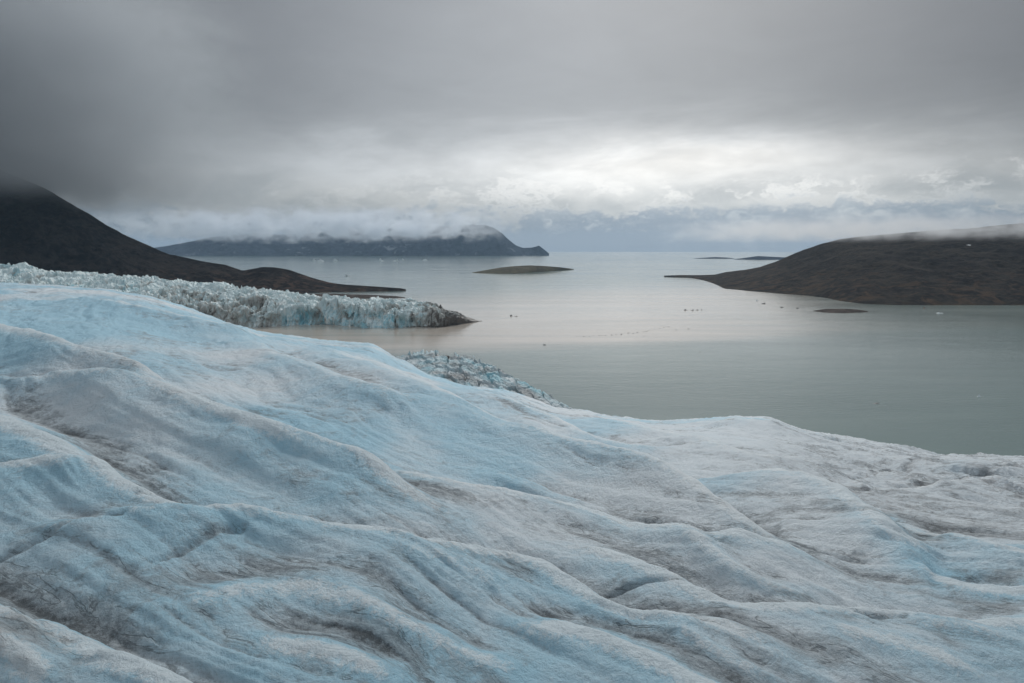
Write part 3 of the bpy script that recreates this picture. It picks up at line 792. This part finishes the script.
def cloud(name, lo, hi, dens, nsc, lo_t, hi_t, col, label, vn=.9, base=(.05, .5), stretch=(1, 1, 1.6), seed=0., step=1.0, an=.2, top=(1., .7)):
    o, s = box(name, lo, hi)
    m, t, out = material(name + '_vapour')
    co = objco(t)
    q = t.vm('DIVIDE', co, tuple(s))
    x, y, z = t.sep(q)
    edge = t.m('MULTIPLY', t.ss(t.m('ABSOLUTE', x), 1, .30), t.ss(t.m('ABSOLUTE', y), 1, .6))
    n = t.noise(t.vm('ADD', t.vm('MULTIPLY', co, stretch), (seed, seed * 2, 0)), nsc, 5, .6, .5)
    zz = t.m('ADD', z, t.m('MULTIPLY', t.m('SUBTRACT', n, .5), vn))
    vert = t.m('MULTIPLY', t.ss(zz, -1 + 2 * base[0], -1 + 2 * base[1]), t.ss(z, top[0], top[1]))
    d = t.m('MULTIPLY', t.m('MULTIPLY', edge, vert), t.ss(n, lo_t, hi_t))
    pv = t.node('ShaderNodeVolumePrincipled')
    pv.inputs['Color'].default_value = col + (1,); pv.inputs['Anisotropy'].default_value = an
    t.l.new(t.m('MULTIPLY', d, dens), pv.inputs['Density'])
    t.l.new(pv.outputs[0], out.inputs['Volume'])
    try: m.cycles.volume_step_rate = step
    except Exception: pass
    o.data.materials.append(m)
    tag(o, label, 'cloud', 'stuff')
    return o


cloud('low_cloud', (-6200, 2200, 310), (-1300, 4500, 1600), .0075, .004, .26, .60, (.62, .65, .68), 'grey cloud hiding the top of the dark left mountain', base=(.03, .17), vn=.4, seed=3., an=.5)
cloud('low_cloud', (-10500, 15500, 300), (300, 18300, 1250), .0060, .0022, .46, .60, (.86, .90, .95), 'pale cloud bank lying along the far table mountain', base=(.12, .50), vn=2.4, seed=11., an=.6, top=(1., -.2))
cloud('low_cloud', (700, 2400, 195), (2700, 4300, 345), .0040, .009, .42, .64, (.84, .87, .90), 'thin cloud brushing the top of the brown hill', base=(.10, .5), seed=23., an=.6, top=(.9, .1))

# ------------------------------------------------------------------ world: overcast sky
SUN_AZ = math.radians(14)     # right of the view axis
SUN_EL = math.radians(36)
w = bpy.data.worlds.new('World'); SC.world = w; w.use_nodes = True
t = NT(w.node_tree)
out = t.node('ShaderNodeOutputWorld'); bg = t.node('ShaderNodeBackground')
bg.inputs['Strength'].default_value = .1
sk = t.node('ShaderNodeTexSky', sky_type='NISHITA', sun_disc=False)
sk.sun_elevation = SUN_EL; sk.sun_rotation = SUN_AZ; sk.altitude = 200; sk.air_density = 1; sk.dust_density = 2
d = t.node('ShaderNodeTexCoord').outputs['Generated']
x, y, z = t.sep(d)
hor = t.m('SQRT', t.m('ADD', t.m('MULTIPLY', x, x), t.m('MULTIPLY', y, y)))
el = t.m('DIVIDE', t.m('ABSOLUTE', z), t.m('MAXIMUM', hor, .001))
az = t.m('ARCTAN2', x, y)
dn = t.vm('SCALE', t.comb(x, y, 0), t.m('DIVIDE', 1.0, t.m('ADD', t.m('ABSOLUTE', z), .10)))
ceil1 = t.noise(dn, .55, 6, .55, .5)
ceil2 = t.noise(dn, 2.2, 6, .6, .8)
band = t.comb(t.m('MULTIPLY', az, 3.2), t.m('MULTIPLY', el, 13), 0)
nb = t.noise(band, 1.0, 6, .58, .5)
wisp = t.noise(t.comb(t.m('MULTIPLY', az, 6), t.m('MULTIPLY', t.m('SUBTRACT', el, t.m('MULTIPLY', az, .04)), 20), 8), 1.0, 8, .58, .25)
e2 = t.m('ADD', el, t.m('MULTIPLY', t.m('SUBTRACT', nb, .5), .10))


def gauss(v, c, s):
    q = t.m('DIVIDE', t.m('SUBTRACT', v, c), s)
    return t.m('EXPONENT', t.m('MULTIPLY', t.m('MULTIPLY', q, q), -1))


# thick stratus ceiling, darker to the left and a little to the right; open brighter overhead and behind
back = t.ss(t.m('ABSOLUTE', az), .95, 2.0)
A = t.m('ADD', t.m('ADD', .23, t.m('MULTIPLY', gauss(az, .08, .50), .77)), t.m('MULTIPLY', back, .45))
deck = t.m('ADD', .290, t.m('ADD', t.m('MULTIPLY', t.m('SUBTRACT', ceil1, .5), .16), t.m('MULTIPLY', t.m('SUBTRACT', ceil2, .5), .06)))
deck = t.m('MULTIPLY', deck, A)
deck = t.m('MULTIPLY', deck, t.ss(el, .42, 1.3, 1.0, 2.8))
# bright slot of thin cloud below the ceiling
slot = t.m('MULTIPLY', gauss(e2, .105, .052), gauss(az, .23, .33))
slot2 = t.m('MULTIPLY', gauss(e2, .10, .05), gauss(az, -.25, .42))
wf = t.ss(wisp, .30, .70, .68, 1.16)
val = t.m('ADD', t.m('ADD', deck, t.m('MULTIPLY', t.m('MULTIPLY', slot, wf), .53)), t.m('MULTIPLY', t.m('MULTIPLY', slot2, wf), .16))
tint = t.mix(slot, (.945, 1.0, 1.055), (1.01, 1.0, .975))
deckc = t.vm('SCALE', tint, val)
# lumpy low cloud along the horizon
wv = t.node('ShaderNodeTexNoise'); t.put(wv.inputs['Vector'], t.comb(t.m('MULTIPLY', az, 8), t.m('MULTIPLY', el, 14), 4.4)); wv.inputs['Detail'].default_value = 4
warp = t.vm('SCALE', t.vm('SUBTRACT', wv.outputs['Color'], (.5, .5, .5)), 1.3)
lump = t.noise(t.vm('ADD', t.comb(t.m('MULTIPLY', az, 15), t.m('MULTIPLY', el, 26), 1.7), warp), 1.0, 10, .63, .2)
lump2 = t.noise(t.comb(t.m('MULTIPLY', az, 4.5), t.m('MULTIPLY', el, 14), 5.2), 1.0, 6, .58, .4)
bnd = t.m('ADD', .057, t.m('ADD', t.m('MULTIPLY', t.m('SUBTRACT', lump2, .5), .09), t.m('MULTIPLY', t.m('SUBTRACT', lump, .5), .14)))
q = t.m('SUBTRACT', el, bnd)
lowm = t.ss(q, .012, -.014)
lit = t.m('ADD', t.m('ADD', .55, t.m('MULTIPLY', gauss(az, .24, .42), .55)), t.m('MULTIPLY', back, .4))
dv = t.m('ADD', t.m('MULTIPLY', lump, .65), t.m('MULTIPLY', lump2, .35))
lowc = t.mix(t.ss(dv, .47, .68), (.165, .225, .30), (.43, .475, .51))
lowc = t.vm('SCALE', lowc, lit)
# bright torn puffs along the upper edge
puff = t.m('MULTIPLY', t.m('MULTIPLY', gauss(q, .012, .016), t.ss(lump, .42, .60)), t.m('MULTIPLY', lit, t.m('ADD', .15, t.m('MULTIPLY', gauss(az, .22, .40), .85))))
mid_c = t.vm('SCALE', t.mix(t.ss(t.m('ADD', t.m('MULTIPLY', lump2, .5), t.m('MULTIPLY', wisp, .5)), .36, .62), (.30, .335, .365), (.54, .555, .56)), lit)
cl = t.mix(lowm, t.mix(t.ss(el, .125, .05), deckc, mid_c), lowc)
cl = t.mix(t.m('MULTIPLY', puff, .62), cl, (.82, .82, .81))
# blue foot of the distant clouds
foot = t.ss(t.m('ADD', el, t.m('MULTIPLY', t.m('SUBTRACT', lump, .5), .03)), .032, .006)
cl = t.mix(t.m('MULTIPLY', foot, .8), cl, (.205, .265, .34))
cl10 = t.vm('SCALE', cl, 10.0)
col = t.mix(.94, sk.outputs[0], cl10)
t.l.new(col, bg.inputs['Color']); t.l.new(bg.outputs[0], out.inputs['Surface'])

sl = bpy.data.lights.new('sun', 'SUN'); sl.energy = 1.5; sl.angle = math.radians(15); sl.color = (1, .975, .94)
so = bpy.data.objects.new('sun', sl); COL.objects.link(so)
# light travels from the sun towards the scene
so.rotation_euler = (math.pi / 2 - SUN_EL, 0, math.pi - SUN_AZ)

# ------------------------------------------------------------------ camera and render
cam = bpy.data.cameras.new('camera'); cam.lens = 24.0 * 683 / 682.6667; cam.sensor_width = 36
cam.clip_start = .5; cam.clip_end = 200000
co_ = bpy.data.objects.new('camera', cam); COL.objects.link(co_)
co_.location = (0, 0, CAMZ); co_.rotation_euler = (math.pi / 2 - PITCH, 0, 0)
SC.camera = co_
vs = SC.view_settings
vs.view_transform = 'Standard'; vs.look = 'None'; vs.exposure = .36; vs.gamma = 1; vs.use_curve_mapping = False
SC.render.engine = 'CYCLES'
SC.cycles.max_bounces = 6; SC.cycles.diffuse_bounces = 3; SC.cycles.glossy_bounces = 2; SC.cycles.volume_bounces = 6
SC.cycles.use_denoising = True
SC.cycles.volume_max_steps = 256
